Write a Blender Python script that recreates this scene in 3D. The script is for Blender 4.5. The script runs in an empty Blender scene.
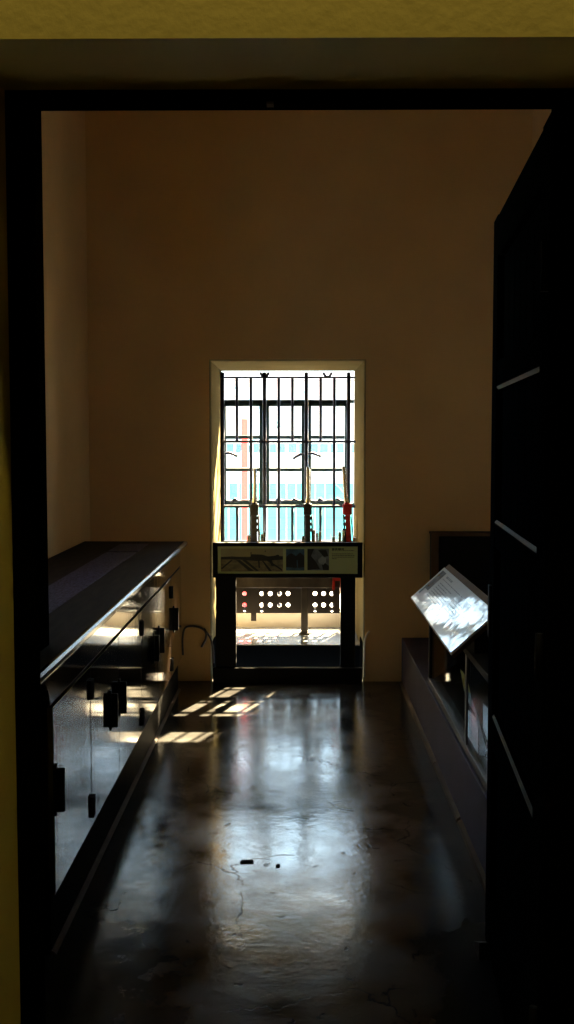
import bpy, bmesh, math, random
from mathutils import Vector, Matrix
random.seed(7)
scn = bpy.context.scene
C = scn.collection

# ------------------------------------------------------------------ camera model (pixel -> point on a real plane)
F = 1075.0; CAMZ = 1.6
PITCH = math.radians(3.84); YAW = math.radians(0.586)
def ray(x, y):
    a = (x-287)/F; b = (512-y)/F
    Y = math.cos(PITCH)+b*math.sin(PITCH); Z = -math.sin(PITCH)+b*math.cos(PITCH)
    c, s = math.cos(YAW), math.sin(YAW)
    return Vector((a*c-Y*s, a*s+Y*c, Z))
O = Vector((0, 0, CAMZ))
def onY(x, y, d): r = ray(x, y); return O+r*(d/r.y)
def onX(x, y, X): r = ray(x, y); return O+r*(X/r.x)
def onZ(x, y, z): r = ray(x, y); return O+r*((z-CAMZ)/r.z)
def onP(x, y, p, n): r = ray(x, y); return O+r*((p-O).dot(n)/r.dot(n))

# ------------------------------------------------------------------ materials
def newmat(name):
    m = bpy.data.materials.new(name); m.use_nodes = True
    nt = m.node_tree; b = nt.nodes['Principled BSDF']
    return m, nt, b
def mat(name, col, rough=.5, metal=0, spec=.5, var=.12, scale=8, bump=0, bscale=60, coat=0, stretch=None, rvar=0):
    m, nt, b = newmat(name); N = nt.nodes; L = nt.links
    tc = N.new('ShaderNodeTexCoord'); mp = N.new('ShaderNodeMapping')
    L.new(tc.outputs['Object'], mp.inputs['Vector'])
    if stretch: mp.inputs['Scale'].default_value = stretch
    n = N.new('ShaderNodeTexNoise'); n.inputs['Scale'].default_value = scale; n.inputs['Detail'].default_value = 6
    L.new(mp.outputs['Vector'], n.inputs['Vector'])
    r = N.new('ShaderNodeValToRGB'); L.new(n.outputs['Fac'], r.inputs['Fac'])
    r.color_ramp.elements[0].position = .3; r.color_ramp.elements[1].position = .7
    r.color_ramp.elements[0].color = [c*(1-var) for c in col]+[1]
    r.color_ramp.elements[1].color = [min(1, c*(1+var)) for c in col]+[1]
    L.new(r.outputs['Color'], b.inputs['Base Color'])
    b.inputs['Roughness'].default_value = rough; b.inputs['Metallic'].default_value = metal
    b.inputs['Specular IOR Level'].default_value = spec; b.inputs['Coat Weight'].default_value = coat
    b.inputs['Coat Roughness'].default_value = .05
    if rvar:
        mr = N.new('ShaderNodeMapRange'); L.new(n.outputs['Fac'], mr.inputs['Value'])
        mr.inputs['From Min'].default_value = .3; mr.inputs['From Max'].default_value = .7
        mr.inputs['To Min'].default_value = rough-rvar; mr.inputs['To Max'].default_value = rough+rvar
        L.new(mr.outputs['Result'], b.inputs['Roughness'])
    if bump:
        n2 = N.new('ShaderNodeTexNoise'); n2.inputs['Scale'].default_value = bscale; n2.inputs['Detail'].default_value = 4
        L.new(mp.outputs['Vector'], n2.inputs['Vector'])
        bp = N.new('ShaderNodeBump'); bp.inputs['Strength'].default_value = bump; bp.inputs['Distance'].default_value = .01
        L.new(n2.outputs['Fac'], bp.inputs['Height']); L.new(bp.outputs['Normal'], b.inputs['Normal'])
    return m
def glassmat(name, refl=.08, tint=(.96, .99, .99)):
    m, nt, b = newmat(name); N = nt.nodes; L = nt.links
    N.remove(b)
    t = N.new('ShaderNodeBsdfTransparent'); t.inputs['Color'].default_value = (*tint, 1)
    g = N.new('ShaderNodeBsdfGlossy'); g.inputs['Roughness'].default_value = .02
    fr = N.new('ShaderNodeFresnel'); fr.inputs['IOR'].default_value = 1.45
    mx = N.new('ShaderNodeMixShader')
    mu = N.new('ShaderNodeMath'); mu.operation = 'MULTIPLY'; mu.inputs[1].default_value = refl/.08
    L.new(fr.outputs['Fac'], mu.inputs[0])
    L.new(mu.outputs[0], mx.inputs['Fac']); L.new(t.outputs[0], mx.inputs[1]); L.new(g.outputs[0], mx.inputs[2])
    L.new(mx.outputs[0], N['Material Output'].inputs['Surface'])
    return m

M = {}
M['plaster'] = mat('ochre_plaster', (.63, .40, .155), .75, var=.07, scale=2.2, bump=.12, bscale=25)
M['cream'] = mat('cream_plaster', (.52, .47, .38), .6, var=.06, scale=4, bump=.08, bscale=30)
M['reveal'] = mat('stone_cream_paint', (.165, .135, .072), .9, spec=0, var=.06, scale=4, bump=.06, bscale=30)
M['yellow'] = mat('yellow_plaster', (.76, .58, .10), .7, var=.06, scale=3, bump=.15, bscale=40)
M['ceil'] = mat('ceiling_paint', (.45, .38, .26), .8, var=.05)
M['lobby'] = mat('lobby_paint', (.08, .065, .03), .8, var=.05)
M['blackwood'] = mat('black_gloss_paint', (.0045, .005, .0055), .34, var=.3, scale=20, bump=.08, bscale=12, stretch=(1, 1, .15), spec=.4)
M['doorblack'] = mat('black_door_paint', (.0025, .0035, .004), .9, var=.3, scale=20, spec=0)
M['moulding'] = mat('teal_highlight_paint', (.007, .015, .016), .6, var=.3, scale=15, spec=.08)  # paler teal paints the highlight lines on the door beads
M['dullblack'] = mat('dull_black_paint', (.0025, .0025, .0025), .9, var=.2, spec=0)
M['frameblack'] = mat('black_frame_paint', (.003, .0035, .003), .7, var=.2, spec=.06)
M['kick'] = mat('black_kickboard_paint', (.006, .006, .006), .8, var=.3, spec=.01, stretch=(1, 1, .2))
M['mattblack'] = mat('matt_black', (.004, .004, .004), .7, var=.2, spec=.15)
M['iron'] = mat('dark_green_iron', (.011, .040, .044), .6, var=.2, scale=30, spec=.4)
M['bariron'] = mat('dark_blue_iron', (.010, .016, .05), .45, var=.2, scale=30, spec=.4)
M['steel'] = mat('polished_steel', (.62, .60, .58), .25, metal=1, var=.12, scale=40)
M['gunmetal'] = mat('grey_cast_iron', (.028, .028, .030), .5, metal=0, spec=.15, var=.3, scale=40, bump=.1)
M['red'] = mat('red_enamel', (.40, .03, .025), .5, spec=.2, var=.2, scale=30)
M['browniron'] = mat('brown_iron', (.06, .052, .05), .6, spec=.15, var=.45, scale=9, stretch=(1, 1, .4))
M['rust'] = mat('black_rusted_plate', (.016, .009, .007), .6, var=.7, scale=7)
M['sill'] = mat('grey_sill_paint', (.20, .21, .22), .22, var=.2, scale=6, bump=.05, bscale=12)
M['board'] = mat('panel_print', (.50, .57, .25), .45, var=.03)
M['sepia'] = mat('sepia_print', (.20, .17, .085), .5, var=.45, scale=22, stretch=(1, 1, 2.2))
M['sepiasky'] = mat('sepia_sky', (.36, .33, .17), .5, var=.1)
M['ink'] = mat('print_ink', (.02, .022, .016), .5, var=.2)
M['bluep'] = mat('blue_print', (.05, .12, .17), .5, var=.4, scale=18)
M['greyp'] = mat('grey_blue_print', (.16, .19, .20), .5, var=.6, scale=22)
M['paleprint'] = mat('pale_blue_print', (.36, .42, .44), .5, var=.2, scale=20)
M['wtop'] = mat('dark_worktop_wood', (.030, .021, .014), .75, spec=.10, var=.3, scale=5, stretch=(8, 1, 8), bump=.03, bscale=20)
M['nose'] = mat('worn_polished_nosing', (.05, .035, .025), .17, var=.3, scale=8, spec=.6)
M['leather'] = mat('purple_black_inlay', (.05, .045, .085), .6, var=.9, scale=30, stretch=(5, 1, 5), spec=.2)
M['trimwood'] = mat('worn_brown_wood', (.045, .028, .018), .7, spec=.15, var=.3, scale=9)
M['plinth'] = mat('grey_purple_paint', (.023, .018, .042), .6, spec=.2, var=.25, scale=5, bump=.04)
M['casewood'] = mat('dark_brown_case_wood', (.035, .024, .022), .45, var=.2, scale=8)
M['framewood'] = mat('brown_frame_wood', (.09, .055, .03), .7, var=.2, scale=8, spec=.1)
M['paper'] = mat('white_paper', (.75, .78, .82), .6, var=.05, scale=12)
M['glosspaper'] = mat('glossy_white_paper', (.75, .78, .82), .18, var=.05, scale=12, spec=.7)
M['faint'] = mat('faint_grey_print', (.42, .46, .48), .06, var=.1, spec=.7)
M['faintdark'] = mat('faint_grey_photo', (.26, .29, .31), .06, var=.4, scale=25, spec=.7)
M['yellowpaper'] = mat('yellow_leaflet', (.85, .60, .12), .6, var=.3, scale=40)
M['bluepaper'] = mat('blue_grey_leaflet', (.36, .47, .55), .5, var=.25, scale=25)
M['cable'] = mat('grey_cable', (.06, .05, .045), .5, var=.1)
M['cablew'] = mat('pale_cable', (.55, .5, .42), .5, var=.1)
M['brass'] = mat('brass', (.55, .35, .10), .35, metal=1, var=.1)
M['glass'] = glassmat('window_glass', .05)
M['caseglass'] = glassmat('case_glass', .03, (.9, .93, .95))
M['white'] = mat('white_render', (.80, .85, .90), .7, var=.03)
M['teal'] = mat('pale_teal_panel', (.075, .55, .54), .6, var=.04)
M['tealline'] = mat('teal_rail', (.06, .50, .46), .6, var=.05)
M['cyanglass'] = mat('cyan_glazing', (.03, .13, .20), .6, var=.06)
M['redpost'] = mat('pale_red_paint', (.85, .05, .065), .6, var=.05)
M['ground'] = mat('pale_concrete', (.085, .095, .11), .8, var=.1, scale=1.5)
M['tierod'] = mat('pale_cyan_rod', (.30, .62, .66), .5, var=.05)
M['lampshade'] = mat('white_lamp_housing', (.7, .7, .68), .5, var=.03)

def floor_mat():
    m, nt, b = newmat('dark_polished_concrete'); N = nt.nodes; L = nt.links
    tc = N.new('ShaderNodeTexCoord')
    n1 = N.new('ShaderNodeTexNoise'); n1.inputs['Scale'].default_value = 2.6; n1.inputs['Detail'].default_value = 9; n1.inputs['Roughness'].default_value = .62
    L.new(tc.outputs['Object'], n1.inputs['Vector'])
    r = N.new('ShaderNodeValToRGB'); L.new(n1.outputs['Fac'], r.inputs['Fac'])
    r.color_ramp.elements[0].position = .3; r.color_ramp.elements[0].color = (.009, .0088, .0088, 1)
    r.color_ramp.elements[1].position = .72; r.color_ramp.elements[1].color = (.027, .0265, .026, 1)
    # cracks and pock marks
    nd = N.new('ShaderNodeTexNoise'); nd.inputs['Scale'].default_value = 3; nd.inputs['Detail'].default_value = 5
    L.new(tc.outputs['Object'], nd.inputs['Vector'])
    ad = N.new('ShaderNodeVectorMath'); ad.operation = 'MULTIPLY_ADD'; ad.inputs[1].default_value = (.5, .5, 0)
    L.new(nd.outputs['Color'], ad.inputs[0]); L.new(tc.outputs['Object'], ad.inputs[2])
    vo = N.new('ShaderNodeTexVoronoi'); vo.feature = 'DISTANCE_TO_EDGE'; vo.inputs['Scale'].default_value = 1.3
    L.new(ad.outputs[0], vo.inputs['Vector'])
    cr = N.new('ShaderNodeMapRange'); cr.inputs['From Min'].default_value = .002; cr.inputs['From Max'].default_value = .007
    L.new(vo.outputs['Distance'], cr.inputs['Value'])
    gate = N.new('ShaderNodeMapRange'); gate.inputs['From Min'].default_value = .47; gate.inputs['From Max'].default_value = .53
    L.new(n1.outputs['Fac'], gate.inputs['Value'])
    mxx = N.new('ShaderNodeMath'); mxx.operation = 'MAXIMUM'; L.new(cr.outputs[0], mxx.inputs[0]); L.new(gate.outputs[0], mxx.inputs[1])
    sp = N.new('ShaderNodeTexVoronoi'); sp.inputs['Scale'].default_value = 11; L.new(ad.outputs[0], sp.inputs['Vector'])
    spm = N.new('ShaderNodeMapRange'); spm.inputs['From Min'].default_value = .08; spm.inputs['From Max'].default_value = .15
    L.new(sp.outputs['Distance'], spm.inputs['Value'])
    mul = N.new('ShaderNodeMath'); mul.operation = 'MULTIPLY'; L.new(mxx.outputs[0], mul.inputs[0]); L.new(spm.outputs[0], mul.inputs[1])
    mc = N.new('ShaderNodeMix'); mc.data_type = 'RGBA'; mc.inputs[6].default_value = (.012, .011, .01, 1)
    L.new(mul.outputs[0], mc.inputs[0]); L.new(r.outputs['Color'], mc.inputs[7])
    L.new(mc.outputs[2], b.inputs['Base Color'])
    rr = N.new('ShaderNodeMapRange'); rr.inputs['From Min'].default_value = .3; rr.inputs['From Max'].default_value = .7
    rr.inputs['To Min'].default_value = .24; rr.inputs['To Max'].default_value = .10
    n3 = N.new('ShaderNodeTexNoise'); n3.inputs['Scale'].default_value = 4.5; n3.inputs['Detail'].default_value = 6
    L.new(tc.outputs['Object'], n3.inputs['Vector']); L.new(n3.outputs['Fac'], rr.inputs['Value'])
    L.new(rr.outputs[0], b.inputs['Roughness'])
    n4 = N.new('ShaderNodeTexNoise'); n4.inputs['Scale'].default_value = 5; n4.inputs['Detail'].default_value = 3
    L.new(tc.outputs['Object'], n4.inputs['Vector'])
    bp = N.new('ShaderNodeBump'); bp.inputs['Strength'].default_value = .13; bp.inputs['Distance'].default_value = .012
    L.new(n4.outputs['Fac'], bp.inputs['Height'])
    bp2 = N.new('ShaderNodeBump'); bp2.inputs['Strength'].default_value = .05; bp2.inputs['Distance'].default_value = .004
    L.new(mul.outputs[0], bp2.inputs['Height']); L.new(bp.outputs[0], bp2.inputs['Normal'])
    L.new(bp2.outputs[0], b.inputs['Normal'])
    sl = N.new('ShaderNodeMapRange'); sl.inputs['To Min'].default_value = .08; sl.inputs['To Max'].default_value = .5
    L.new(mul.outputs[0], sl.inputs['Value'])
    # specular mask: reflection kept down the middle, faded out at margins and threshold
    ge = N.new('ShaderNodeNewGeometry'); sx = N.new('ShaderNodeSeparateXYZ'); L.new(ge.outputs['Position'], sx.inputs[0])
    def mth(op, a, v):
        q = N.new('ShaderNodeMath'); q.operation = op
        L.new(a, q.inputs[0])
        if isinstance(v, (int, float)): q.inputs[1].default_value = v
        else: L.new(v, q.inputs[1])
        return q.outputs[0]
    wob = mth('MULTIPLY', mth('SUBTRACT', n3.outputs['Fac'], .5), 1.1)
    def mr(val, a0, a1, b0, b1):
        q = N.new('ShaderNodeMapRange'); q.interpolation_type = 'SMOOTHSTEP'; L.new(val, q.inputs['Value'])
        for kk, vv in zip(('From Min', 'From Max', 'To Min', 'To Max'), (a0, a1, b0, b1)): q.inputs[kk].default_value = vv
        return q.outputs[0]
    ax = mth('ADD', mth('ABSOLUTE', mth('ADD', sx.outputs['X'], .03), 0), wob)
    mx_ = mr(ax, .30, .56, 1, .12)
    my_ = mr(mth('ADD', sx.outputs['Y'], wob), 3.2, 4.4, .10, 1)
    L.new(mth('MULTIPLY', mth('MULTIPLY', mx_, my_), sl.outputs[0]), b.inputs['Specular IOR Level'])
    nf = N.new('ShaderNodeTexNoise'); nf.inputs['Scale'].default_value = 38; nf.inputs['Detail'].default_value = 5
    L.new(tc.outputs['Object'], nf.inputs['Vector'])
    bp3 = N.new('ShaderNodeBump'); bp3.inputs['Strength'].default_value = .12; bp3.inputs['Distance'].default_value = .004
    L.new(nf.outputs['Fac'], bp3.inputs['Height']); L.new(bp2.outputs[0], bp3.inputs['Normal']); L.new(bp3.outputs[0], b.inputs['Normal'])
    b.inputs['IOR'].default_value = 2.7
    return m
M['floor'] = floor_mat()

def varnish():
    m, nt, b = newmat('black_varnished_boards'); N = nt.nodes; L = nt.links
    tc = N.new('ShaderNodeTexCoord'); mp = N.new('ShaderNodeMapping'); mp.inputs['Scale'].default_value = (1, 1, .05)
    L.new(tc.outputs['Object'], mp.inputs['Vector'])
    n = N.new('ShaderNodeTexNoise'); n.inputs['Scale'].default_value = 38; n.inputs['Detail'].default_value = 4
    L.new(mp.outputs[0], n.inputs['Vector'])
    r = N.new('ShaderNodeValToRGB'); L.new(n.outputs['Fac'], r.inputs['Fac'])
    r.color_ramp.elements[0].color = (.008, .006, .005, 1); r.color_ramp.elements[1].color = (.03, .019, .013, 1)
    L.new(r.outputs[0], b.inputs['Base Color'])
    b.inputs['Roughness'].default_value = .09; b.inputs['Specular IOR Level'].default_value = .9
    b.inputs['Coat Weight'].default_value = 1; b.inputs['Coat Roughness'].default_value = .05
    bp = N.new('ShaderNodeBump'); bp.inputs['Strength'].default_value = .10; bp.inputs['Distance'].default_value = .004
    L.new(n.outputs['Fac'], bp.inputs['Height']); L.new(bp.outputs[0], b.inputs['Normal']); L.new(bp.outputs[0], b.inputs['Coat Normal'])
    return m
M['varnish'] = varnish()

def acrylic():
    m, nt, b = newmat('glossy_white_panel'); N = nt.nodes; L = nt.links
    b.inputs['Base Color'].default_value = (.80, .85, .86, 1)
    b.inputs['Roughness'].default_value = .06; b.inputs['Specular IOR Level'].default_value = .7
    tc = N.new('ShaderNodeTexCoord')
    n = N.new('ShaderNodeTexNoise'); n.inputs['Scale'].default_value = 6; n.inputs['Detail'].default_value = 2.5
    L.new(tc.outputs['Object'], n.inputs['Vector'])
    bp = N.new('ShaderNodeBump'); bp.inputs['Strength'].default_value = .16; bp.inputs['Distance'].default_value = .012
    L.new(n.outputs['Fac'], bp.inputs['Height']); L.new(bp.outputs[0], b.inputs['Normal'])
    return m
M['acrylic'] = acrylic()

# ------------------------------------------------------------------ mesh helpers
def box(bm, a, b, bev=0):
    x0, x1 = sorted((a[0], b[0])); y0, y1 = sorted((a[1], b[1])); z0, z1 = sorted((a[2], b[2]))
    r = bmesh.ops.create_cube(bm, size=1)
    for v in r['verts']:
        v.co = Vector(((x0+x1)/2+v.co.x*(x1-x0), (y0+y1)/2+v.co.y*(y1-y0), (z0+z1)/2+v.co.z*(z1-z0)))
    if bev:
        es = list({e for v in r['verts'] for e in v.link_edges})
        bmesh.ops.bevel(bm, geom=es, offset=bev, segments=2, affect='EDGES', profile=.5)
def tube(bm, pts, r, seg=10, cap=True):
    pts = [Vector(p) for p in pts]; rad = r if isinstance(r, (list, tuple)) else [r]*len(pts)
    rings = []
    up = None
    for i, p in enumerate(pts):
        t = (pts[min(i+1, len(pts)-1)]-pts[max(i-1, 0)]).normalized()
        if up is None:
            up = Vector((0, 0, 1)) if abs(t.z) < .9 else Vector((1, 0, 0))
        u = (up-t*up.dot(t)).normalized(); up = u
        w = t.cross(u)
        rings.append([bm.verts.new(p+(u*math.cos(2*math.pi*k/seg)+w*math.sin(2*math.pi*k/seg))*rad[i]) for k in range(seg)])
    for a, b in zip(rings, rings[1:]):
        for k in range(seg):
            f = bm.faces.new((a[k], a[(k+1) % seg], b[(k+1) % seg], b[k])); f.smooth = True
    if cap:
        bm.faces.new(rings[0][::-1]); bm.faces.new(rings[-1])
def prism(bm, poly, ext):
    """poly: list of 3-D points (planar); ext: extrusion vector"""
    ext = Vector(ext)
    a = [bm.verts.new(Vector(p)) for p in poly]; b = [bm.verts.new(Vector(p)+ext) for p in poly]
    n = len(a)
    bm.faces.new(a); bm.faces.new(b[::-1])
    for k in range(n): bm.faces.new((a[k], b[k], b[(k+1) % n], a[(k+1) % n]))
ORG = {}
def obj(name, bm, m, parent=None, label=None, origin=None):
    bmesh.ops.recalc_face_normals(bm, faces=bm.faces[:])
    me = bpy.data.meshes.new(name)
    o = bpy.data.objects.new(name, me); C.objects.link(o)
    if parent is not None:
        org = ORG[parent.name]; o.parent = parent
    elif origin is not None:
        org = Vector(origin); o.location = org
    else:
        vs = [v.co for v in bm.verts]
        org = Vector(((min(v.x for v in vs)+max(v.x for v in vs))/2, (min(v.y for v in vs)+max(v.y for v in vs))/2, min(v.z for v in vs)))
        o.location = org
    ORG[o.name] = org
    for v in bm.verts: v.co -= org
    bm.to_mesh(me); bm.free()
    me.materials.append(m)
    if label: o['label'] = label
    return o
def B(): return bmesh.new()
def bx(name, a, b, m, parent=None, bev=0, label=None):
    k = B(); box(k, a, b, bev); return obj(name, k, m, parent, label)
def thing(name, label, cat, loc, group=None):
    o = bpy.data.objects.new(name, None); C.objects.link(o); o.location = loc
    o.empty_display_size = .1
    ORG[o.name] = Vector(loc); o['label'] = label; o['category'] = cat
    if group: o['group'] = group
    return o
def tag(o, label, cat, group=None, kind=None):
    o['label'] = label; o['category'] = cat
    if group: o['group'] = group
    if kind: o['kind'] = kind
    return o
def struct(o, label, cat):
    return tag(o, label, cat, kind='structure')

# ------------------------------------------------------------------ key sizes
FARY = 7.05; ENDY = 8.08
OL = -.570; OR = .432; OT = 2.112; SILL = .197; PEDGE = 7.30          # window recess
LX = -1.37; RX = 1.5; CEIL = 4.3
DF0, DF1 = 2.19, 2.235
DT = onY(287, 89, DF0).z; FB = onY(287, 103.5, DF0).z
NY0, NY1 = onZ(287, 38, DT).y, 2.2                                       # entry wall faces
DL = -.586; DR = .60                            # doorway opening in the entry wall
AX0, AX1, AY0, AH = -2.4, 2.4, -3.2, 3.5                    # lobby

# ------------------------------------------------------------------ shell
struct(bx('floor', (-2.6, -3.4, -.12), (2.6, FARY+.02, 0), M['floor']), 'dark polished concrete floor with cracks and gloss faded out at the margins', 'floor')
struct(bx('ceiling', (LX-.2, NY0, CEIL), (RX+.2, ENDY, CEIL+.15), M['ceil']), 'plain ceiling of the inner room, high above the window', 'ceiling')
W3 = (4.1, 5.2, 1.45, 2.4)  # opening of an unseen window added to brighten the far wall
k = B()
box(k, (LX-.2, NY1, 0), (LX, W3[0], CEIL)); box(k, (LX-.2, W3[1], 0), (LX, FARY, CEIL)); box(k, (LX-.2, W3[0], 0), (LX, W3[1], W3[2])); box(k, (LX-.2, W3[0], W3[3]), (LX, W3[1], CEIL))
w3 = thing('added_window_left', 'unseen side window added in the left wall to light the room', 'window', (LX-.1, 4.65, W3[2])); w3['kind'] = 'structure'
k3 = B()
for a, b in (((W3[0], W3[2]), (W3[0]+.05, W3[3])), ((W3[1]-.05, W3[2]), (W3[1], W3[3])), ((W3[0], W3[2]), (W3[1], W3[2]+.05)), ((W3[0], W3[3]-.05), (W3[1], W3[3])), ((4.63, W3[2]), (4.67, W3[3]))):
    box(k3, (LX-.12, a[0], a[1]), (LX-.08, b[0], b[1]))
obj('frame', k3, M['iron'], w3)
k3 = B(); box(k3, (LX-.102, W3[0]+.04, W3[2]+.04), (LX-.098, W3[1]-.04, W3[3]-.04)); obj('glass_pane', k3, M['glass'], w3)
struct(obj('wall_left', k, M['plaster']), 'ochre plaster wall behind the long black counter', 'wall')
W2 = (4.7, 5.3, 1.35, 2.05)  # opening of an unseen window added to light the room walls
k = B()
box(k, (RX, NY1, 0), (RX+.2, W2[0], CEIL)); box(k, (RX, W2[1], 0), (RX+.2, FARY, CEIL)); box(k, (RX, W2[0], 0), (RX+.2, W2[1], W2[2])); box(k, (RX, W2[0], W2[3]), (RX+.2, W2[1], CEIL))
struct(obj('wall_right', k, M['plaster']), 'ochre plaster wall with an added side window behind the display case and open door', 'wall')
w2 = thing('added_window_right', 'unseen side window added in the right wall to light the room', 'window', (RX+.1, 4.95, W2[2])); w2['kind'] = 'structure'
k = B()
for a, b in (((W2[0], W2[2]), (W2[0]+.05, W2[3])), ((W2[1]-.05, W2[2]), (W2[1], W2[3])), ((W2[0], W2[2]), (W2[1], W2[2]+.05)), ((W2[0], W2[3]-.05), (W2[1], W2[3])), ((4.98, W2[2]), (5.02, W2[3]))):
    box(k, (RX+.08, a[0], a[1]), (RX+.12, b[0], b[1]))
obj('frame', k, M['iron'], w2)
k = B(); box(k, (RX+.098, W2[0]+.04, W2[2]+.04), (RX+.102, W2[1]-.04, W2[3]-.04)); obj('glass_pane', k, M['glass'], w2)
struct(bx('added_wing_wall', (RX+.2, 7.3, -.3), (RX+3.4, 7.5, 6.2), M['white']), 'unseen white wall added beyond the right wall to block the sun', 'wall')  # added to keep direct sun out of the right window
# far wall with a deep window recess, rounded plaster edge
k = B(); ch = .010
for a, b in (((LX-.2, FARY, 0), (OL-ch, ENDY, CEIL)), ((OR+ch, FARY, 0), (RX+.2, ENDY, CEIL)), ((OL-ch, FARY, OT+ch), (OR+ch, ENDY, CEIL))):
    box(k, a, b)
wf = struct(obj('wall_far', k, M['plaster']), 'ochre plaster end wall around the bright barred window', 'wall')
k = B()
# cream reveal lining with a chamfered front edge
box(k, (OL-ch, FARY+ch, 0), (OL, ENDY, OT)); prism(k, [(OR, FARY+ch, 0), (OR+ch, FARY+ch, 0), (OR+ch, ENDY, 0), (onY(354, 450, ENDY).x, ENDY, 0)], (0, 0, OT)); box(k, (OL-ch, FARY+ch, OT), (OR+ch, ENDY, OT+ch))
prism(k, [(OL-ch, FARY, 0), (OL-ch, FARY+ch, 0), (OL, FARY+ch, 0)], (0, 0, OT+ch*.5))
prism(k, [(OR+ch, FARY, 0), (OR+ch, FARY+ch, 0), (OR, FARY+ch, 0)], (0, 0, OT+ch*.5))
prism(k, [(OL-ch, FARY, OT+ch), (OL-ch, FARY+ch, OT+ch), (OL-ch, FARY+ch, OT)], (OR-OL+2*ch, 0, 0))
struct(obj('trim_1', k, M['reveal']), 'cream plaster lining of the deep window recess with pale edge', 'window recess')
k = B(); box(k, (OL-ch, PEDGE, .0), (OR+ch, ENDY, SILL), .006)
struct(obj('trim_2', k, M['sill']), 'raised grey painted platform inside the window recess', 'sill')
struct(bx('trim_5', (OL-.001, PEDGE-.006, 0), (OR+.001, PEDGE, SILL-.008), M['dullblack']), 'riser at the front of the recess platform with its shade painted black', 'trim')  # shade on the riser is put into its dull black colour
k = B(); box(k, (OL, FARY+.03, 0), (OL+.008, PEDGE-.007, .255)); box(k, (OR-.008, FARY+.03, 0), (OR, PEDGE-.007, .255))
struct(obj('trim_6', k, M['dullblack']), 'added black strips at the foot of the window recess sides', 'trim')  # strips added to keep the recess foot black
struct(bx('added_canopy', (OL-.6, ENDY+.001, 2.20), (OR+1.2, ENDY+.42, 2.26), M['white']), 'narrow outer canopy slab above the barred window', 'canopy')  # added to stop sun coming through the top pane
struct(bx('trim_3', (OL, ENDY-.07, SILL), (OR, ENDY, .298), M['cream']), 'low cream wall strip beneath the barred window', 'sill')
# entry wall with the doorway
k = B()
box(k, (AX0-.2, NY0, 0), (DL, NY1, CEIL)); box(k, (DR, NY0, 0), (AX1+.2, NY1, CEIL)); box(k, (DL, NY0, DT), (DR, NY1, CEIL), 0)
struct(obj('wall_near', k, M['yellow']), 'yellow plaster wall above and beside the dark doorway', 'wall')
# lobby behind the camera
k = B()
box(k, (AX0-.2, AY0, 0), (AX0, NY0, AH)); box(k, (AX1, AY0, 0), (AX1+.2, NY0, AH)); box(k, (AX0-.2, AY0-.2, 0), (AX1+.2, AY0, AH))
struct(obj('wall_back', k, M['lobby']), 'plain walls of the outer lobby around the viewer', 'wall')
struct(bx('ceiling.001', (AX0-.2, AY0-.2, AH), (AX1+.2, NY0, AH+.15), M['lobby']), 'plain ceiling of the outer lobby over the viewer', 'ceiling')

# ------------------------------------------------------------------ door frame and open door
k = B()
fl = onY(35.5, 683, DF0).x
box(k, (DL, DF0, 0), (fl, DF1, DT), .001)
box(k, (.513, DF0, 0), (DR, DF1, DT), .001)
box(k, (DL, DF0, FB), (DR, DF1, DT), .001)
fr = struct(obj('trim_4', k, M['dullblack']), 'black timber door frame lining the doorway', 'door frame')
p = onY(270, 102, DF0)
bx('strike_plate', (p.x-.007, DF0-.003, FB-.0015), (p.x+.007, DF0+.02, FB+.003), M['framewood'], fr, label='tiny brass plate on the frame head')

hinge = Vector((.508, 2.21, 0)); dend = Vector((.594, 3.318, 0))
dd = (dend-hinge); DLEN = dd.length; du = dd.normalized(); dn = Vector((-du.y, du.x, 0))   # dn towards the aisle (-X)
if dn.x > 0: dn = -dn
def dp(u, n, z): return hinge+du*u+dn*n+Vector((0, 0, z))
door = thing('door_1', 'black panelled door standing open into the room on the right', 'door', tuple(hinge)); door['kind'] = 'structure'
def dbox(bm, u0, u1, n0, n1, z0, z1, bev=0):
    r = bmesh.ops.create_cube(bm, size=1)
    for v in r['verts']:
        v.co = dp(u0+(v.co.x+.5)*(u1-u0), n0+(v.co.y+.5)*(n1-n0), z0+(v.co.z+.5)*(z1-z0))
    if bev:
        bmesh.ops.bevel(bm, geom=list({e for v in r['verts'] for e in v.link_edges}), offset=bev, segments=3, affect='EDGES', profile=.5)
def dz(x, y):
    q = onP(x, y, hinge, dn); return q.z, (q-hinge).dot(du)
z1, u1 = dz(501.5, 384); z2, _ = dz(501.5, 528); z3, _ = dz(498.5, 734)
ST = .115
for u0, u2 in ((0, ST), (DLEN-ST, DLEN)):
    k = B(); dbox(k, u0, u2, -.045, 0, .03, 2.259, .0015); obj('stile', k, M['doorblack'], door)
rails = [(.03, .20), (z3-.10, z3), (z2-.075, z2), (z1, z1+.075), (2.14, 2.259)]
for a, b in rails:
    k = B(); dbox(k, ST, DLEN-ST, -.043, -.002, a, b, .004); obj('rail', k, M['doorblack'], door)
for (a, b) in ((.20, z3-.10), (z3, z2-.075), (z2, z1), (z1+.075, 2.14)):
    k = B(); n = 7; w = (DLEN-2*ST)/n
    for i in range(n): dbox(k, ST+i*w+.003, ST+(i+1)*w-.003, -.036, -.020, a, b, .004)
    dbox(k, ST, DLEN-ST, -.04, -.035, a, b)
    obj('panel', k, M['doorblack'], door)
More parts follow.
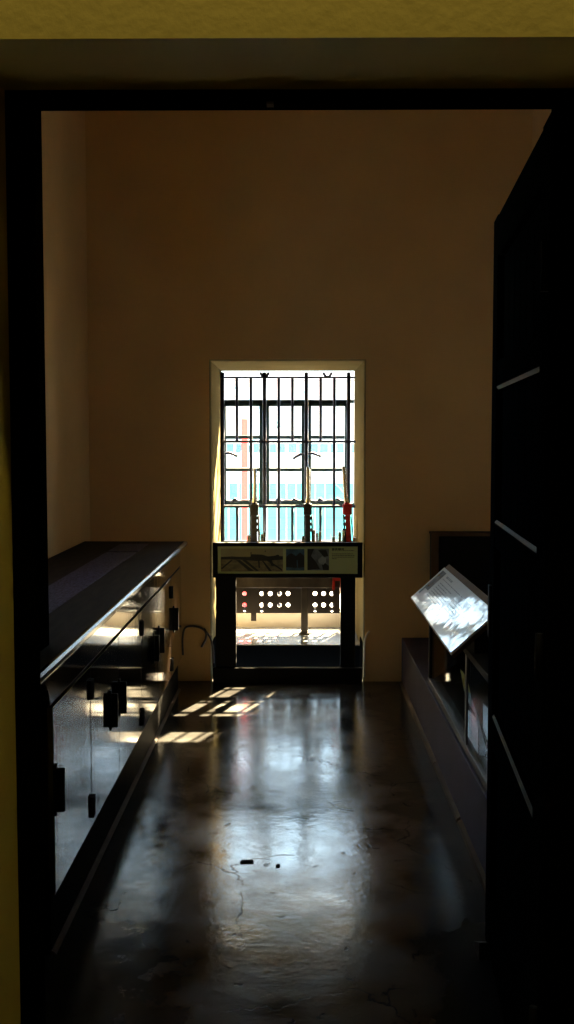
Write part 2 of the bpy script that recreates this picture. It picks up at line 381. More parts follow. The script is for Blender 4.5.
# bead where a panel meets its rail, highlight painted in as paler teal
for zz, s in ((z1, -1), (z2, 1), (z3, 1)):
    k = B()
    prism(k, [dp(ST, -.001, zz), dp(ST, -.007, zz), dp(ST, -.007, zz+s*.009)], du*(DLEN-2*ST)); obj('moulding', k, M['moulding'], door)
k = B(); dbox(k, DLEN-.09, DLEN-.05, 0, .010, 1.0, 1.16, .003); lk = obj('lock_plate', k, M['mattblack'], door)
for z in (.35, 1.15, 1.95):
    k = B(); tube(k, [dp(.0, .008, z-.05), dp(.0, .008, z+.05)], .009); obj('hinge', k, M['mattblack'], door)
# wedge on the floor by the door
p = onZ(479, 960, 0); q = onZ(489, 960, 0)
k = B(); prism(k, [(p.x, p.y, 0), (p.x, p.y+.10, 0), (p.x, p.y+.10, .012), (p.x, p.y, .055)], (q.x-p.x+.02, 0, 0))
tag(obj('door_wedge', k, M['casewood']), 'small dark wedge on the floor at the foot of the open door', 'door stop')

# ------------------------------------------------------------------ long black counter on the left
CX = -.755; CY0, CY1 = 3.20, 6.80; CT = .955
cn = thing('counter', 'long black varnished counter with cupboards along the left wall', 'counter', (CX, 5.0, 0))
k = B(); box(k, (LX+.012, CY0+.01, .20), (CX-.004, CY1, .84)); obj('carcass', k, M['mattblack'], cn)
k = B(); box(k, (LX+.012, CY0+.04, 0), (CX-.012, CY1-.01, .215), .003); obj('kickboard', k, M['kick'], cn)
k = B()
prism(k, [(CX-.012, CY0+.04, 0), (CX+.004, CY0+.04, 0), (CX, CY0+.04, .006), (CX-.006, CY0+.04, .011), (CX-.012, CY0+.04, .012)], (0, CY1-CY0-.05, 0))
obj('floor_trim', k, M['trimwood'], cn, label='worn brown quarter round along the floor')
k = B()
prism(k, [(CX-.014, CY0+.03, .192), (CX+.004, CY0+.03, .194), (CX+.004, CY0+.03, .203), (CX-.014, CY0+.03, .215)], (0, CY1-CY0-.04, 0))
obj('lower_ledge', k, M['nose'], cn)
# cornice: cove sweeping out below the top, deeper on the near end
k = B(); prof = []
for i in range(9):
    t = i/8*math.pi/2
    prof.append((1-math.cos(t), math.sin(t)))       # (out, up) 0..1
rings = []
for o_, u_ in prof:
    fx = CX+.005+o_*.001; ey = CY0-o_*.31; z = .80+u_*.130
    rings.append([k.verts.new((fx, CY1, z)), k.verts.new((fx, ey, z)), k.verts.new((LX+.012, ey, z))])
for a, b in zip(rings, rings[1:]):
    for j in range(2):
        f = k.faces.new((a[j], a[j+1], b[j+1], b[j])); f.smooth = False
k.faces.new([r[0] for r in rings]+[k.verts.new((LX+.012, CY1, .93)), k.verts.new((LX+.012, CY1, .80))])
obj('cornice', k, M['varnish'], cn)
k = B()
TY0 = CY0-.33
box(k, (LX+.008, TY0, .93), (-.722, CY1+.01, CT), .003); obj('worktop', k, M['wtop'], cn)
k = B(); 
prism(k, [(-.722, TY0, .929), (-.708, TY0, .929), (-.704, TY0, .935), (-.704, TY0, .949), (-.711, TY0, .956), (-.722, TY0, .956)], (0, CY1+.01-TY0, 0))
obj('nosing', k, M['nose'], cn, label='worn shiny front edge of the worktop')
k = B(); box(k, (CX-.003, CY0, .796), (CX+.0065, CY1, .7995), .001); obj('bead', k, M['trimwood'], cn)
for y0, y1 in ((3.3, 6.12), (6.18, 6.62)):
    k = B(); box(k, (-1.10, y0, CT-.002), (-.925, y1, CT+.003), .001); obj('inlay', k, M['leather'], cn, label='purple black textured strip let into the worktop')
seams = [CY0+.005, 3.79, 4.39, 5.04, 5.64, 6.24, 6.795]
FX = CX+.012
hpos = [(54.5, 815, 790), (111, 708, 690), (117, 702, 686), (154, 645, 631), None, (174, 615, 603)]
hng = {0: 1, 1: 0, 2: 1, 3: 0, 4: 1, 5: 0}          # hinge at the far (1) or near (0) edge
for i in range(6):
    y0, y1 = seams[i]+.003, seams[i+1]-.003
    k = B(); box(k, (CX-.008, y0, .207), (FX, y1, .792), .003)
    d = obj('cupboard_door', k, M['varnish'], cn)
    hy = (seams[i+1]-.012) if hng[i] else (seams[i]+.012)
    for z0, z1_ in ((.675, .745), (.245, .322)):
        k = B(); box(k, (FX-.002, hy-.009, z0), (FX+.007, hy+.006, z1_), .002)
        tube(k, [(FX+.007, hy, z0), (FX+.007, hy, z1_)], .005); obj('hinge', k, M['mattblack'], d)
    ky = (seams[i]+.045) if hng[i] else (seams[i+1]-.055)
    if hpos[i]:
        g = onX(hpos[i][0], hpos[i][1], FX+.002); ky = max(min(g.y, y1-.014), y0+.014)
    k = B()
    box(k, (FX-.001, ky-.011, .450), (FX+.005, ky+.011, .610), .002)
    box(k, (FX+.004, ky-.008, .462), (FX+.030, ky+.008, .598), .003)
    obj('pull_handle', k, M['mattblack'], d)

# tall black post just behind the counter's near end
a = onY(38, 100, 3.30); b = onY(47.5, 680, 3.30)
k = B(); px = (a.x+b.x)/2
box(k, (px-.20, 3.24, CT+.001), (px, 3.34, 2.95), .004)
tag(obj('post', k, M['dullblack']), 'tall black square post rising from the near end of the counter', 'post')

# ------------------------------------------------------------------ window recess: window, grille
WY = 8.04
W = thing('window_1', 'three green casements with fixed lights above and below, overexposed daylight behind', 'window', (0, WY, .3)); W['kind'] = 'structure'
def wp(x, y, d=WY): return onY(x, y, d)
def wbar(bm, x0, x1, y0, y1, t=.04, d=WY, bev=.003):
    a = wp(x0, y1, d); b = wp(x1, y0, d); box(bm, (a.x, d-t/2, a.z), (b.x, d+t/2, b.z), bev)
k = B()
wbar(k, 220.6, 354, 399.8, 403.2); wbar(k, 220.6, 354, 503.0, 506.2); wbar(k, 220.6, 354, 611.5, 614.5)
wbar(k, 220.6, 223.0, 399.8, 614); wbar(k, 262.6, 266.2, 399.8, 506); wbar(k, 304.6, 308.2, 399.8, 506); wbar(k, 347.6, 350.2, 399.8, 614)
obj('frame', k, M['iron'], W)
for i, (x0, x1) in enumerate(((223.0, 262.6), (266.2, 304.6), (308.2, 347.6))):
    k = B(); s = 3.1; y0, y1 = 403.2, 503.0
    wbar(k, x0, x0+s, y0, y1, .032, WY-.012); wbar(k, x1-s, x1, y0, y1, .032, WY-.012)
    wbar(k, x0, x1, y0, y0+s, .032, WY-.012); wbar(k, x0, x1, y1-s, y1, .032, WY-.012)
    wbar(k, x0+s, x1-s, 435.4, 439.0, .026, WY-.012); wbar(k, x0+s, x1-s, 467.9, 471.4, .026, WY-.012)
    cs = obj('casement', k, M['iron'], W)
    k = B(); wbar(k, x0+s-.4, x1-s+.4, y0+s-.4, y1-s+.4, .004, WY-.008, 0); obj('glass_pane', k, M['glass'], cs)
    k = B(); yy = WY-.07
    if i == 1: pts = [(304, 453.5), (300, 454.6), (296, 456.8), (293, 459)]
    elif i == 0: pts = [(225.5, 453.2), (229, 453.0), (233, 454.0), (237.5, 456.5)]
    else: pts = [(308.8, 453.8), (312, 453.2), (316, 454.2), (321, 456.5)]
    tube(k, [wp(x, y, yy+.03*(1 if j == 0 else 0)) for j, (x, y) in enumerate(pts)], .010, 8); obj('handle', k, M['bariron'], cs)
    k = B(); yy = WY-.05
    tube(k, [wp(x0+6, 502, yy), wp((x0+x1)/2, 500.4, yy), wp(x1-6, 500.0, yy)], .005, 8)
    for xx in (x0+12, x1-10): tube(k, [wp(xx-2.5, 500.5, yy), wp(xx, 499.0, yy), wp(xx+2.5, 500.5, yy)], [.006, .013, .006], 8)
    obj('stay', k, M['bariron'], cs)
k = B(); wbar(k, 221, 354, 371, 399.8, .004, WY, 0); obj('top_pane', k, M['glass'], W)
k = B(); wbar(k, 223, 347.6, 506, 612, .004, WY, 0); obj('lower_pane', k, M['glass'], W)

GY = 7.93
G = thing('window_grille', 'dark iron bar grille standing in front of the window casements', 'window bars', (0, GY, .3))
def gbar(x, y0, y1, r): 
    k = B(); tube(k, [(wp(x, 440, GY).x, GY, wp(x, y1, GY).z), (wp(x, 440, GY).x, GY, wp(x, y0, GY).z)], r*1.7, 10); return obj('bar', k, M['bariron'], G)
ZB = 610.5
for x in (222.6, 264.5, 306.2, 348.5): gbar(x, 372.3, ZB, .0085)
for x in (251.0, 278.8, 334.2): gbar(x, 377.6, ZB, .0065)
for x in (237.0, 292.4, 320.6): gbar(x, 377.6, 441.5, .0065); gbar(x, 506.3, ZB, .0065)
for y, r in ((377.6, .007), (441.6, .009), (506.3, .010), (541.6, .008), (609.5, .008)):
    k = B(); z = wp(288, y, GY).z; box(k, (OL, GY-.012-r, z-r), (OR, GY-.012+r, z+r), .001); obj('cross_rail', k, M['bariron'], G)
for x in (264.5, 327.5):
    k = B(); tube(k, [wp(x-4.2, 372.2, GY), wp(x-3.6, 374, GY), wp(x-2, 376.2, GY), wp(x, 377.2, GY), wp(x+2, 376.2, GY), wp(x+3.6, 374, GY), wp(x+4.2, 372.2, GY)], .010, 8)
    obj('scroll', k, M['bariron'], G)

# ------------------------------------------------------------------ lever frame in the recess
LY = 7.76
LF = thing('lever_frame', 'old railway lever frame with three tall levers before the window', 'lever frame', (0, LY, SILL))
def lp(x, y, d=LY): return onY(x, y, d)
def lbox(name, x0, x1, y0, y1, d0, d1, m, par, bev=.004, label=None):
    a = lp(x0, y1, d0); b = lp(x1, y0, d0); k = B(); box(k, (a.x, d0, a.z), (b.x, d1, b.z), bev); return obj(name, k, m, par, label)
BF = 7.68
bz0 = lp(288, 588, BF).z; bz1 = lp(288, 576, BF).z
k = B(); box(k, (OL+.03, BF, bz0), (OR-.04, BF+.16, bz1), .006); obj('beam', k, M['browniron'], LF)
for x0, x1 in ((301, 308), (224, 231), (343, 350)):
    a = lp(x0, 590, BF+.02); b = lp(x1, 590, BF+.02)
    k = B(); box(k, (a.x, BF+.02, SILL), (b.x, BF+.07, bz0+.005), .004); box(k, (a.x-.012, BF+.005, SILL), (b.x+.012, BF+.085, SILL+.010), .003)
    obj('leg', k, M['browniron'], LF)
# perforated locking plate
PY = 7.80
k = B()
cols = [236+8.8*i for i in range(12)]
holes = {0: (0, 2, 3, 4, 5, 8.9, 9, 10), 1: (0, 2, 3, 4, 5, 9, 10, 8), 2: (0, 2, 8, 10)}
xs = [236.2, 248.9, 257.4, 266.1, 274.8, 283.7, 292.4, 301, 310.8, 319.3, 327.8, 340]
ctr = [244.5, 253.0, 261.8, 270.3, 279.4, 288.0, 296.5, 305, 315, 323.6, 332.0]
rows = [(588, 599.3, 593.6), (599.3, 607.6, 605.0), (607.6, 613.2, 610.4)]
hol = [(0, 2, 3, 4, 5, 8, 9, 10), (0, 2, 3, 4, 5, 8, 9, 10), (0, 2, 8, 10)]
for ri, (ya, yb, yc) in enumerate(rows):
    for ci, xc in enumerate(ctr):
        a = lp(xs[ci], yb, PY); b = lp(xs[ci+1], ya, PY)
        if ci not in hol[ri]:
            box(k, (a.x, PY, a.z), (b.x, PY+.012, b.z)); continue
        c = lp(xc, yc, PY); r = .0155 if ri < 2 else .012
        N = 20; inn = []; out = []
        cor = []
        for j in range(N):
            t = 2*math.pi*(j+.5)/N; dx, dzz = math.cos(t), math.sin(t)
            s = min(((b.x-c.x) if dx > 0 else (c.x-a.x))/max(abs(dx), 1e-6), ((b.z-c.z) if dzz > 0 else (c.z-a.z))/max(abs(dzz), 1e-6))
            inn.append((c.x+r*dx, c.z+r*dzz)); out.append([c.x+s*dx, c.z+s*dzz])
        # snap nearest outer points to the corners
        for cx_, cz_ in ((a.x, a.z), (a.x, b.z), (b.x, a.z), (b.x, b.z)):
            j = min(range(N), key=lambda q: (out[q][0]-cx_)**2+(out[q][1]-cz_)**2); out[j] = [cx_, cz_]
        V = [[k.verts.new((p_[0], yy, p_[1])) for p_ in ring] for ring in (inn, out) for yy in (PY, PY+.012)]
        i0, i1, o0, o1 = V
        for j in range(N):
            n_ = (j+1) % N
            k.faces.new((i0[j], i0[n_], o0[n_], o0[j])); k.faces.new((i1[n_], i1[j], o1[j], o1[n_]))
            k.faces.new((i0[n_], i0[j], i1[j], i1[n_]))
a = lp(251, 621, PY); b = lp(256.3, 612.5, PY); box(k, (a.x, PY, a.z), (b.x, PY+.012, b.z))
obj('locking_plate', k, M['rust'], LF, 'black rusted plate drilled with rows of round holes')

def lever(top, gb, bxr, foot, red):
    """top/gb: grip ends px; bxr: catch box px rect; foot: px"""
    m_ = M['red'] if red else M['gunmetal']
    k = B()
    bc = (bxr[0]+bxr[1])/2
    tx = lp(*foot); tt = lp(bc, bxr[3]-1)
    w = .017
    prism(k, [(tt.x-w, LY-.012, tt.z), (tt.x+w, LY-.012, tt.z), (tx.x+w*1.3, LY-.012, bz1-.002), (tx.x-w*1.3, LY-.012, bz1-.002)], (0, .024, 0))
    L = obj('lever', k, m_, LF, 'red lever' if red else None)
    k = B(); p0 = lp(*top); p1 = lp(*gb); p2 = lp(bc, bxr[2])
    tube(k, [p0+Vector((0, 0, .006)), p0, p0*.6+p1*.4, p1, p1*.4+p2*.6, p2], [.006, .011, .0115, .012, .019, .015], 12); obj('grip', k, M['steel'], L)
    k = B(); tube(k, [p0+Vector((.016, .01, -.01)), p1+Vector((.018, .01, 0))], .004, 8); tube(k, [p1+Vector((.018, .01, 0)), (p2.x+.012, LY, p2.z)], .004, 8); obj('catch_handle', k, M['steel'], L)
    a = lp(bxr[0], bxr[3], LY-.03); b = lp(bxr[1], bxr[2], LY-.03)
    k = B(); box(k, (a.x, LY-.03, a.z), (b.x, LY+.03, b.z), .006); tube(k, [((a.x+b.x)/2, LY-.036, (a.z+b.z)/2), ((a.x+b.x)/2, LY-.029, (a.z+b.z)/2)], .016, 14)
    obj('catch_box', k, m_, L)
    k = B()
    sgn = -1 if red else 1
    for dy in (518, 524, 530):
        q = lp(bc+sgn*3.2, dy, LY); box(k, (q.x-.010, LY-.012, q.z-.012), (q.x+.010, LY+.012, q.z+.012), .003)
    q0 = lp(bc+sgn*4.2, 515, LY); q1 = lp(foot[0]+sgn*4.2, 548, LY); tube(k, [q0, q1], .006, 8)
    q0 = lp(bc-sgn*3.4, 516, LY); q1 = lp(foot[0]-sgn*3.6, 548, LY); tube(k, [q0, q1], .004, 8)
    obj('catch_rod', k, M['gunmetal'], L)
    return L
def quadrants(xlist):
    for x, yt, t in xlist:
        c = lp(x, 577, LY); zt = lp(x, yt, LY).z; R_ = zt-bz1
        k = B(); pts = [(c.x-t, LY+.008+.10*math.cos(q*math.pi/14), bz1-.004+R_*math.sin(q*math.pi/14)) for q in range(15)]
        prism(k, pts, (2*t, 0, 0)); obj('quadrant', k, M['steel'], LF)
lever((254.8, 469.5), (254.6, 497), (250.2, 258.4, 504, 515.5), (254.8, 548), False)
lever((307.8, 467.5), (307.9, 497), (303.6, 312.0, 504, 515), (308.2, 548), False)
lever((343.4, 467.0), (345.2, 497), (343.0, 352.2, 504, 515), (350.6, 548), True)
quadrants([(249.2, 534, .012), (259.2, 529.5, .007), (262.0, 533, .008), (264.6, 530.5, .009), (303.4, 535, .012), (314.0, 528.5, .008), (317.0, 532, .008), (319.6, 530.5, .008), (333.4, 535.5, .011), (339.6, 531, .010), (343.2, 528.5, .009), (354, 536, .010)])
k = B()
BB = BF-.02
a = lp(332.5, 590, BB); b = lp(338.5, 577.5, BB)
box(k, (a.x, BB, a.z), (a.x+.018, BF+.005, b.z), .003); box(k, (a.x, BB, b.z-.025), (b.x+.06, BF+.005, b.z), .003); box(k, (a.x+.055, BB, a.z-.03), (a.x+.08, BF+.005, b.z), .003)
obj('lever_bracket', k, M['red'], LF, 'red bracket bolted on the beam')

# ------------------------------------------------------------------ interpretive sign in front of the recess
SY = 7.025
S = thing('sign_stand', 'black framed information sign on two posts before the window', 'sign', (-.07, SY, 0))
def sp(x, y, d=SY): return onY(x, y, d)
a = sp(213, 577.5); b = sp(362.6, 542.5)
k = B()
fw = .032
box(k, (a.x, SY-.012, a.z), (b.x, SY+.035, a.z+fw*.8), .003); box(k, (a.x, SY-.012, b.z-fw*.8), (b.x, SY+.035, b.z), .003)
box(k, (a.x, SY-.012, a.z), (a.x+fw, SY+.035, b.z), .003); box(k, (b.x-fw, SY-.012, a.z), (b.x, SY+.035, b.z), .003)
box(k, (a.x+.01, SY+.015, a.z+.01), (b.x-.01, SY+.03, b.z-.01))
obj('panel_frame', k, M['mattblack'], S)
def spanel(name, x0, x1, y0, y1, n, m, par, bev=0):
    a = sp(x0, y1); b = sp(x1, y0); k = B(); box(k, (a.x, SY-n, a.z), (b.x, SY+.016, b.z), bev); return obj(name, k, m, par)
pn = spanel('information_panel', 217, 358.4, 545.5, 573.8, 0, M['board'], S)
# panoramic sepia photograph of a railway yard
pic = spanel('photograph', 220.8, 283, 548.5, 571.5, .001, M['sepia'], pn)
def patch(poly, m, name, par, n=.002, th=.0008):
    k = B(); prism(k, [tuple(sp(x, y, SY-n)) for x, y in poly], (0, th, 0)); return obj(name, k, m, par)
def patches(polys, m, name, par, n=.002, th=.0008):
    k = B()
    for poly in polys: prism(k, [tuple(sp(x, y, SY-n)) for x, y in poly], (0, th, 0))
    return obj(name, k, m, par)
patches([[(220.8, 548.5), (283, 548.5), (283, 556), (220.8, 557)]], M['sepiasky'], 'printed_sky', pn)
tracks = [[(221, 557), (232, 556.4), (242, 557), (250, 557.2), (252, 554.2), (262, 554.6), (268, 556.4), (276, 555.6), (283, 556.6), (283, 559.6), (270, 560.6), (256, 561), (240, 559.6), (221, 559.4)],
          [(221, 568), (231, 560), (233, 560), (222, 569.5)], [(236, 560), (240, 560), (254, 571), (249, 571)], [(242, 560), (246, 560), (259, 571), (256, 571)],
          [(258, 560), (259.4, 560), (260, 568), (258.6, 568)], [(262, 561), (263.5, 561), (272, 571), (269, 571)], [(266, 560), (268, 560), (282, 569), (282, 571)],
          [(250.6, 552), (251.4, 552), (251.6, 557), (250.6, 557)], [(264.8, 550.5), (265.6, 550.5), (265.6, 552), (264.8, 552)], [(268, 558), (278, 554.5), (279.5, 555.6), (272, 560.5), (274, 566), (271.5, 566)]]
patches(tracks, M['ink'], 'printed_tracks', pn, .003)
spanel('photograph', 286, 304.4, 549, 570.5, .001, M['bluep'], pn)
patches([[(286, 557), (291, 553), (296, 556), (300, 552.5), (304.4, 556), (304.4, 567), (298, 568), (297.6, 560), (296.6, 560), (297, 568), (286, 567)]], M['ink'], 'printed_trees', pn)
spanel('photograph', 307.4, 329, 548.6, 570.3, .001, M['greyp'], pn)
patches([[(307.4, 549), (314, 549), (311, 556), (316, 562), (320, 569), (307.4, 570)], [(318, 550), (326, 550), (328.5, 556), (324, 557)], [(321, 560), (329, 566), (329, 570), (323, 570)]], M['ink'], 'printed_figures', pn)
patches([[(318, 560), (322, 556), (326, 558), (326, 562), (323, 565), (319, 563)]], M['paleprint'], 'printed_figures', pn)
def wordline(x0, x1, y, h, mean):
    x = x0; out = []
    while x < x1-.5:
        w = min(mean*random.uniform(.5, 1.5), x1-x); out.append([(x, y), (x+w, y), (x+w, y+h), (x, y+h)]); x += w+.55
    return out
t_ = wordline(332, 344.5, 548.3, 1.5, 3.2)
for y, x1 in ((550.2, 354.5),): t_ += wordline(332, x1, y, .55, 2)
for y, x1 in ((553.6, 353), (555.2, 354.5), (556.8, 354), (558.4, 337)): t_ += wordline(332, x1, y, .6, 2)
patches(t_, M['ink'], 'printed_text', pn)
for x0, x1 in ((216, 236), (340.3, 355.5)):
    a = sp(x0, 650); b = sp(x1, 574)
    k = B(); box(k, (a.x, SY-.005, .095), (b.x, SY+.02, b.z), .003); obj('post', k, M['mattblack'], S)
a = sp(213.3, 682); b = sp(362, 645.5)
k = B(); box(k, (a.x, SY-.03, 0), (b.x, SY+.02, .10), .004); obj('base', k, M['mattblack'], S)

# ------------------------------------------------------------------ right side: plinth, display case, cabinet, label panel
PXF = .684
pl = thing('plinth', 'low grey purple platform carrying the display case on the right', 'platform', (PXF, 4.8, 0))
PZ = .30
k = B(); box(k, (PXF, 2.5, 0), (RX-.01, FARY-.03, PZ), .003); obj('platform_body', k, M['plinth'], pl)
k = B()
for y0, y1 in ((2.6, 3.5), (3.52, 4.4), (4.43, 5.2), (5.21, 6.1), (6.1, 6.98)):
    j = random.uniform(-.002, .002)
    prism(k, [(PXF, y0, 0), (PXF-.020+j, y0, 0), (PXF-.016+j, y0, .012), (PXF, y0, .02)], (0, y1-y0, 0))
obj('floor_trim', k, M['trimwood'], pl, label='worn brown strip along the floor')
VX = .70; VY0, VY1, VZ = 2.7, 5.70, .74
V = thing('display_case', 'low dark wooden glass fronted display case under the tilted label', 'display case', (VX+.35, 4.2, PZ))
k = B(); box(k, (VX-.004, VY0, PZ), (RX-.02, VY1, PZ+.035), .003); obj('base_frame', k, M['casewood'], V)
k = B(); box(k, (VX-.004, VY0, VZ-.03), (RX-.02, VY1, VZ), .003); obj('case_top', k, M['mattblack'], V)
k = B(); box(k, (RX-.06, VY0, PZ+.035), (RX-.03, VY1, VZ-.03)); obj('back_panel', k, M['mattblack'], V)
posts_y = [VY1-.03, onX(466, 700, VX).y, 3.55, VY0+.01]
for i, y in enumerate(posts_y):
    k = B(); box(k, (VX-.002, y-.022 if i == 1 else y-.02, PZ+.033), (VX+.006 if i == 1 else VX+.03, y+.022 if i == 1 else y+.02, VZ-.028), .003); obj('case_post', k, M['casewood'] if i == 1 else M['mattblack'], V)
for i in range(3):
    k = B(); box(k, (VX+.006, posts_y[i+1]+.02, PZ+.034), (VX+.011, posts_y[i]-.02, VZ-.03)); obj('glass_pane', k, M['caseglass'], V)
k = B(); box(k, (VX, VY1-.006, PZ+.034), (RX-.03, VY1, VZ-.03)); obj('end_panel', k, M['mattblack'], V)
# papers inside the case
SP0 = Vector((VX+.045, 0, PZ+.045)); SD = Vector((.83, 0, .56)).normalized(); SN = Vector((-SD.z, 0, SD.x))
def onS(x, y, n=0): return onP(x, y, SP0+SN*n, SN)
k = B(); q0 = SP0-SN*.012; L_ = .46
prism(k, [(q0.x, VY0+.03, q0.z), tuple(Vector((q0.x, VY0+.03, q0.z))+SD*L_), tuple(Vector((q0.x, VY0+.03, q0.z))+SD*L_+SN*.011), tuple(Vector((q0.x, VY0+.03, q0.z))+SN*.011)], (0, VY1-VY0-.06, 0))
obj('display_slope', k, M['kick'], V)
def sheet(name, poly, n, m, label, cat):
    k = B(); prism(k, [onS(x, y, n) for x, y in poly], SN*.001); return tag(obj(name, k, m), label, cat)
s1 = sheet('paper_sheet', [(467.5, 709), (478, 720), (478.3, 754), (467.5, 741)], .0005, M['glosspaper'], 'white printed sheet lying behind the glass beside the brown case post', 'paper')
k = B()
for j in range(8):
    ya = 714+j*3.6
    prism(k, [onS(469.5, ya, .0016), onS(476.5, ya+8.5, .0016), onS(476.5, ya+9.4, .0016), onS(469.5, ya+.9, .0016)], SN*.0004)
obj('printed_text', k, M['paleprint'], s1)
s2 = sheet('leaflet', [(460.0, 668.5), (467, 677), (471.2, 697), (478.5, 718), (486.5, 750), (484.5, 756), (479.4, 755), (478.8, 719), (470, 706), (463.5, 689)], .008, M['bluepaper'], 'long blue grey leaflet with yellow top in the display case', 'leaflet')
k = B(); prism(k, [onS(x, y, .0093) for x, y in ((460.2, 669), (467, 677.4), (470.8, 694), (464, 688.5))], SN*.0004); obj('printed_band', k, M['yellowpaper'], s2, label='yellow printed top')
sheet('paper_sheet', [(483, 703), (490, 711), (490, 737), (487.2, 740), (483, 728)], .0005, M['glosspaper'], 'white sheet nearest the open door inside the display case', 'paper')

# tilted label panel on top of the case
LB = thing('label_panel', 'long tilted glossy white label panel reflecting the window', 'sign', (VX+.02, 4.92, VZ))
e0 = Vector((.600, 0, .768)); e1 = Vector((.775, 0, .926)); pe = (e1-e0); PW = pe.length; pe.normalize(); pnrm = Vector((-pe.z, 0, pe.x))
PY0, PY1 = 4.175, 5.668
def lpt(v, s, n=0): q = e0+pe*(s*PW)+pnrm*n; return Vector((q.x, PY1+(PY0-PY1)*v, q.z))    # v: 0 far .. 1 near, s: 0 lower .. 1 upper
def lquad(bm, v0, v1, s0, s1, n0, n1):
    prism(bm, [lpt(v0, s0, n0), lpt(v1, s0, n0), lpt(v1, s1, n0), lpt(v0, s1, n0)], pnrm*(n1-n0))
k = B(); lquad(k, 0, 1, 0, 1, -.006, 0); face = obj('label_face', k, M['acrylic'], LB)
k = B(); lquad(k, -.01, 1.01, -.03, 1.13, -.022, -.0065); obj('backing_board', k, M['framewood'], LB)
k = B(); lquad(k, .03, .12, .38, .93, .0003, .0010); lquad(k, .03, .055, .2, .38, .0003, .0010); obj('photograph', k, M['faintdark'], face)
k = B()
def lline(v0, v1, s, h):
    v = v0
    while v < v1-.004:
        w = min(random.uniform(.012, .04), v1-v); lquad(k, v, v+w, s-h, s, .0003, .0010); v += w+.007
lline(.17, .30, .90, .05); lline(.15, .75, .80, .02); obj('printed_heading', k, M['faint'], face)
k = B()
for j in range(7): lline(.17, .17+random.uniform(.2, .30), .70-j*.062, .024)
obj('printed_text', k, M['faint'], face)
k = B()
for j in range(5): lline(.52, .52+random.uniform(.15, .26), .66-j*.062, .02)
obj('printed_text', k, M['faint'], face)
for v in (.08, .5, .92):
    k = B(); y = PY1+(PY0-PY1)*v
    q = lpt(v, .95, -.022)
    zx = lpt(v, (VX+.005-.600)/.175, -.022)
    prism(k, [(VX+.012, y, VZ), (q.x+.01, y, VZ), (q.x, y, q.z), (VX+.012, y, lpt(v, (VX+.012-.616)/.175, -.022).z)], (0, .02, 0)); obj('bracket', k, M['mattblack'], LB)

# dark cabinet against the far wall
KY = 6.94; KX = onY(431, 600, KY-.012).x; KT = onY(431, 533, KY-.012).z
K = thing('cabinet', 'dark cabinet with brown framed end standing near the far wall', 'cabinet', (1.1, 6.99, PZ))
k = B(); box(k, (KX+.004, KY+.012, PZ), (RX-.02, FARY-.004, KT-.01), .003); obj('carcass', k, M['mattblack'], K)
k = B(); box(k, (KX, KY-.012, PZ), (KX+.048, KY+.016, KT), .003); box(k, (RX-.06, KY-.012, PZ), (RX-.015, KY+.016, KT), .003); box(k, (KX+.04, KY-.012, KT-.022), (RX-.055, KY+.016, KT), .003)
box(k, (KX-.002, KY-.004, KT-.012), (RX-.015, FARY-.004, KT+.002), .002)
obj('face_frame', k, M['framewood'], K)
k = B(); box(k, (KX+.05, KY+.002, PZ+.02), (RX-.07, KY+.011, KT-.03), .002); obj('end_panel', k, M['mattblack'], K)

# ------------------------------------------------------------------ cables and chips
def cable(pts, r, m, label):
    k = B(); P_ = [Vector(p_) for p_ in pts]; sm = []
    for i in range(len(P_)-1):
        a0 = P_[max(i-1, 0)]; a1 = P_[i]; a2 = P_[i+1]; a3 = P_[min(i+2, len(P_)-1)]
        for s in range(5):
            t = s/5; sm.append(.5*((2*a1)+(a2-a0)*t+(2*a0-5*a1+4*a2-a3)*t*t+(3*a1-a0-3*a2+a3)*t**3))
    sm.append(P_[-1]); tube(k, sm, r, 8); return obj('cable', k, m)
cy = FARY-.012
cb = tag(cable([onY(x, y, cy) for x, y in ((183, 655), (182.5, 640), (184.5, 629), (190, 626.2), (200, 627.5), (207, 633), (211, 639.5), (213, 650), (213.2, 663))], .007, M['cable'], ''),
    'grey cable looping across the wall from counter end to recess', 'cable')
k = B(); tube(k, [onY(x, y, cy-.012) for x, y in ((204, 628.5), (206.5, 634), (205.5, 640), (201.5, 647))], .008, 8); obj('cable_end', k, M['cable'], cb)
tag(cable([onY(x, y, cy) for x, y in ((369.5, 631), (366.8, 635), (364.8, 641), (364.4, 655), (364.4, 677))], .006, M['cablew'], ''), 'pale cable running up the right edge of the window recess', 'cable')
def chip(x, y, l, w, lab):
    p_ = onZ(x, y, 0); k = B()
    prism(k, [(p_.x-l/2, p_.y-w/2, 0), (p_.x+l/2, p_.y-w*.3, 0), (p_.x+l*.45, p_.y+w/2, 0), (p_.x-l*.4, p_.y+w*.4, 0)], (0, 0, .006)); tag(obj('debris', k, M['mattblack']), lab, 'debris')
chip(247, 862, .05, .02, 'small dark splinter lying on the middle of the floor')
chip(278, 866, .016, .014, 'tiny dark crumb on the floor right of the splinter')

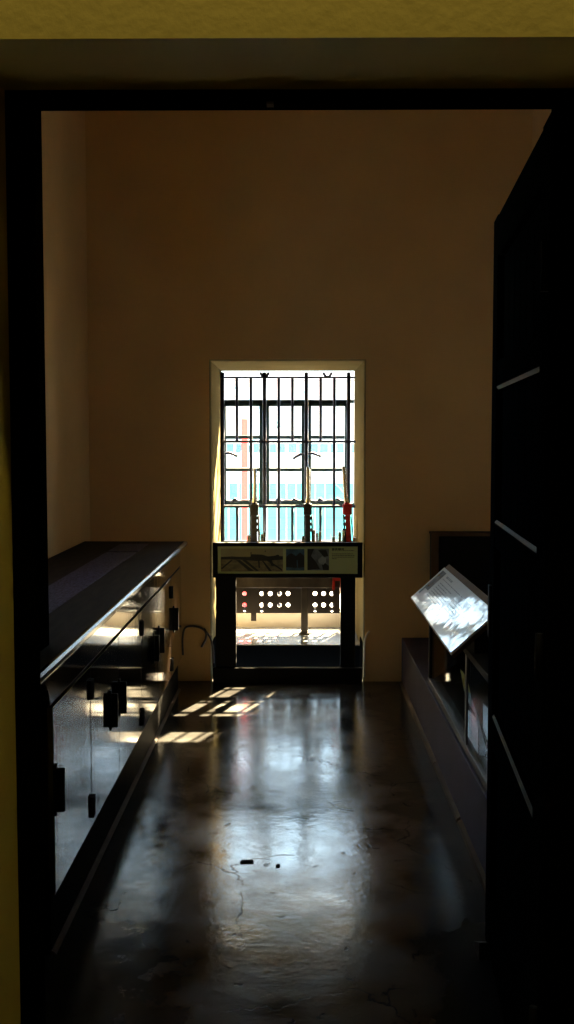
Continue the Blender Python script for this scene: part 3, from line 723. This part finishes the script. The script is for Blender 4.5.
# ------------------------------------------------------------------ outside
struct(bx('ground', (-60, ENDY+.02, -.5), (60, 90, -.3), M['ground']), 'sunlit pale concrete platform outside the window', 'ground')
EY = 18.0
E = thing('platform_building', 'white building with cyan windows and teal panels outside the window', 'building', (0, EY, -.3))
def ep(x, y, d=EY): return onY(x, y, d)
def ebox(bm, x0, x1, y0, y1, d0, d1):
    a = ep(x0, y1, d0); b = ep(x1, y0, d0); box(bm, (a.x, d0, a.z), (b.x, d1, b.z))
zt = ep(288, 380, EY).z
k = B(); box(k, (-6, EY, -.3), (6, EY+3, zt)); obj('wall', k, M['white'], E)
k = B(); box(k, (-6.3, EY-.25, zt), (6.3, EY+3.2, zt+.12)); obj('roof', k, M['white'], E)
k = B(); ebox(k, 150, 420, 379.6, 380.6, EY-.27, EY-.255); obj('gutter', k, M['greyp'], E)
for x0, x1 in ((214, 223), (226.2, 233.5), (236, 243), (246.5, 252), (253.8, 259), (269.5, 276), (278.5, 285), (288.5, 296.5), (299, 303), (310, 318), (320, 328), (330.5, 333), (337, 344), (352, 360)):
    k = B(); ebox(k, x0, x1, 443.8, 452.6, EY-.02, EY); obj('window', k, M['cyanglass'], E)
k = B(); ebox(k, 200, 374, 484, 612, EY-.03, EY); obj('teal_panel', k, M['teal'], E)
for y in (484, 493.4, 517.6, 529.4, 555, 580):
    k = B(); ebox(k, 200, 374, y-.45, y+.45, EY-.04, EY-.029); obj('rail', k, M['tealline'], E)
for i in range(19):
    k = B(); ebox(k, 199.5+9.6*i, 200.6+9.6*i, 483, 612, EY-.06, EY-.03); obj('mullion', k, M['white'], E)
# red post on the platform
a = onY(241.8, 600, 12.0); b = onY(247.6, 418.5, 12.0)
k = B(); box(k, (a.x, 12.0, -.3), (b.x, 12.06, b.z), .006); box(k, (a.x-.05, 11.95, -.3), (b.x+.05, 12.11, -.27), .004)
tag(obj('post.001', k, M['redpost']), 'pale red post standing on the platform outside the window', 'post')
# thin bracing rods in front of the facade
def rod(p0, p1):
    k = B(); tube(k, [onY(*p0, EY-.3), onY(*p1, EY-.3)], .014, 8); obj('tie_rod', k, M['tierod'], E)
rod((308, 456), (347, 496)); rod((276, 428), (312, 382)); rod((222, 470), (258, 436)); rod((228, 382), (288, 432))

# ------------------------------------------------------------------ unseen lobby lamp added to light the entry wall
LMP = thing('added_lamp', 'unseen warm strip lamp added on the lobby ceiling to light the yellow wall', 'lamp', (0, 1.52, AH))
k = B(); box(k, (-1.5, 1.48, AH-.06), (1.5, 1.60, AH), .004); obj('lamp_housing', k, M['lampshade'], LMP)
ld = bpy.data.lights.new('lamp_light', 'AREA'); ld.shape = 'RECTANGLE'; ld.size = 2.8; ld.size_y = .08; ld.energy = 9.5; ld.color = (1, .84, .42)
lo = bpy.data.objects.new('lamp_light', ld); C.objects.link(lo); lo.location = (0, 1.56, AH-.07); lo.rotation_euler = (math.radians(8), 0, 0)

# ------------------------------------------------------------------ sun, sky, camera
sun = bpy.data.lights.new('sun', 'SUN'); sun.energy = 300; sun.angle = math.radians(.6); sun.color = (1, .74, .42)
so = bpy.data.objects.new('sun', sun); C.objects.link(so)
so.rotation_euler = Vector((.36, 1, .76)).to_track_quat('Z', 'Y').to_euler(); so.location = (3, 14, 9)
w = bpy.data.worlds.new('World'); scn.world = w; w.use_nodes = True
bg = w.node_tree.nodes['Background']; bg.inputs['Color'].default_value = (.66, .84, 1.0, 1); bg.inputs['Strength'].default_value = 4.7

cam = bpy.data.cameras.new('camera'); co = bpy.data.objects.new('camera', cam); C.objects.link(co)
cam.sensor_fit = 'VERTICAL'; cam.sensor_height = 36; cam.lens = 36*F/1024
co.location = O; co.rotation_euler = (math.pi/2-PITCH, 0, YAW)
cam.clip_start = .05; cam.clip_end = 300
scn.camera = co
scn.view_settings.view_transform = 'Standard'
try: scn.view_settings.look = 'None'
except Exception: pass
scn.view_settings.gamma = 1; scn.view_settings.exposure = .3; scn.view_settings.use_curve_mapping = False
cy_ = scn.cycles
cy_.max_bounces = 14; cy_.diffuse_bounces = 6; cy_.glossy_bounces = 6; cy_.transparent_max_bounces = 16
cy_.sample_clamp_indirect = 6; cy_.use_denoising = True
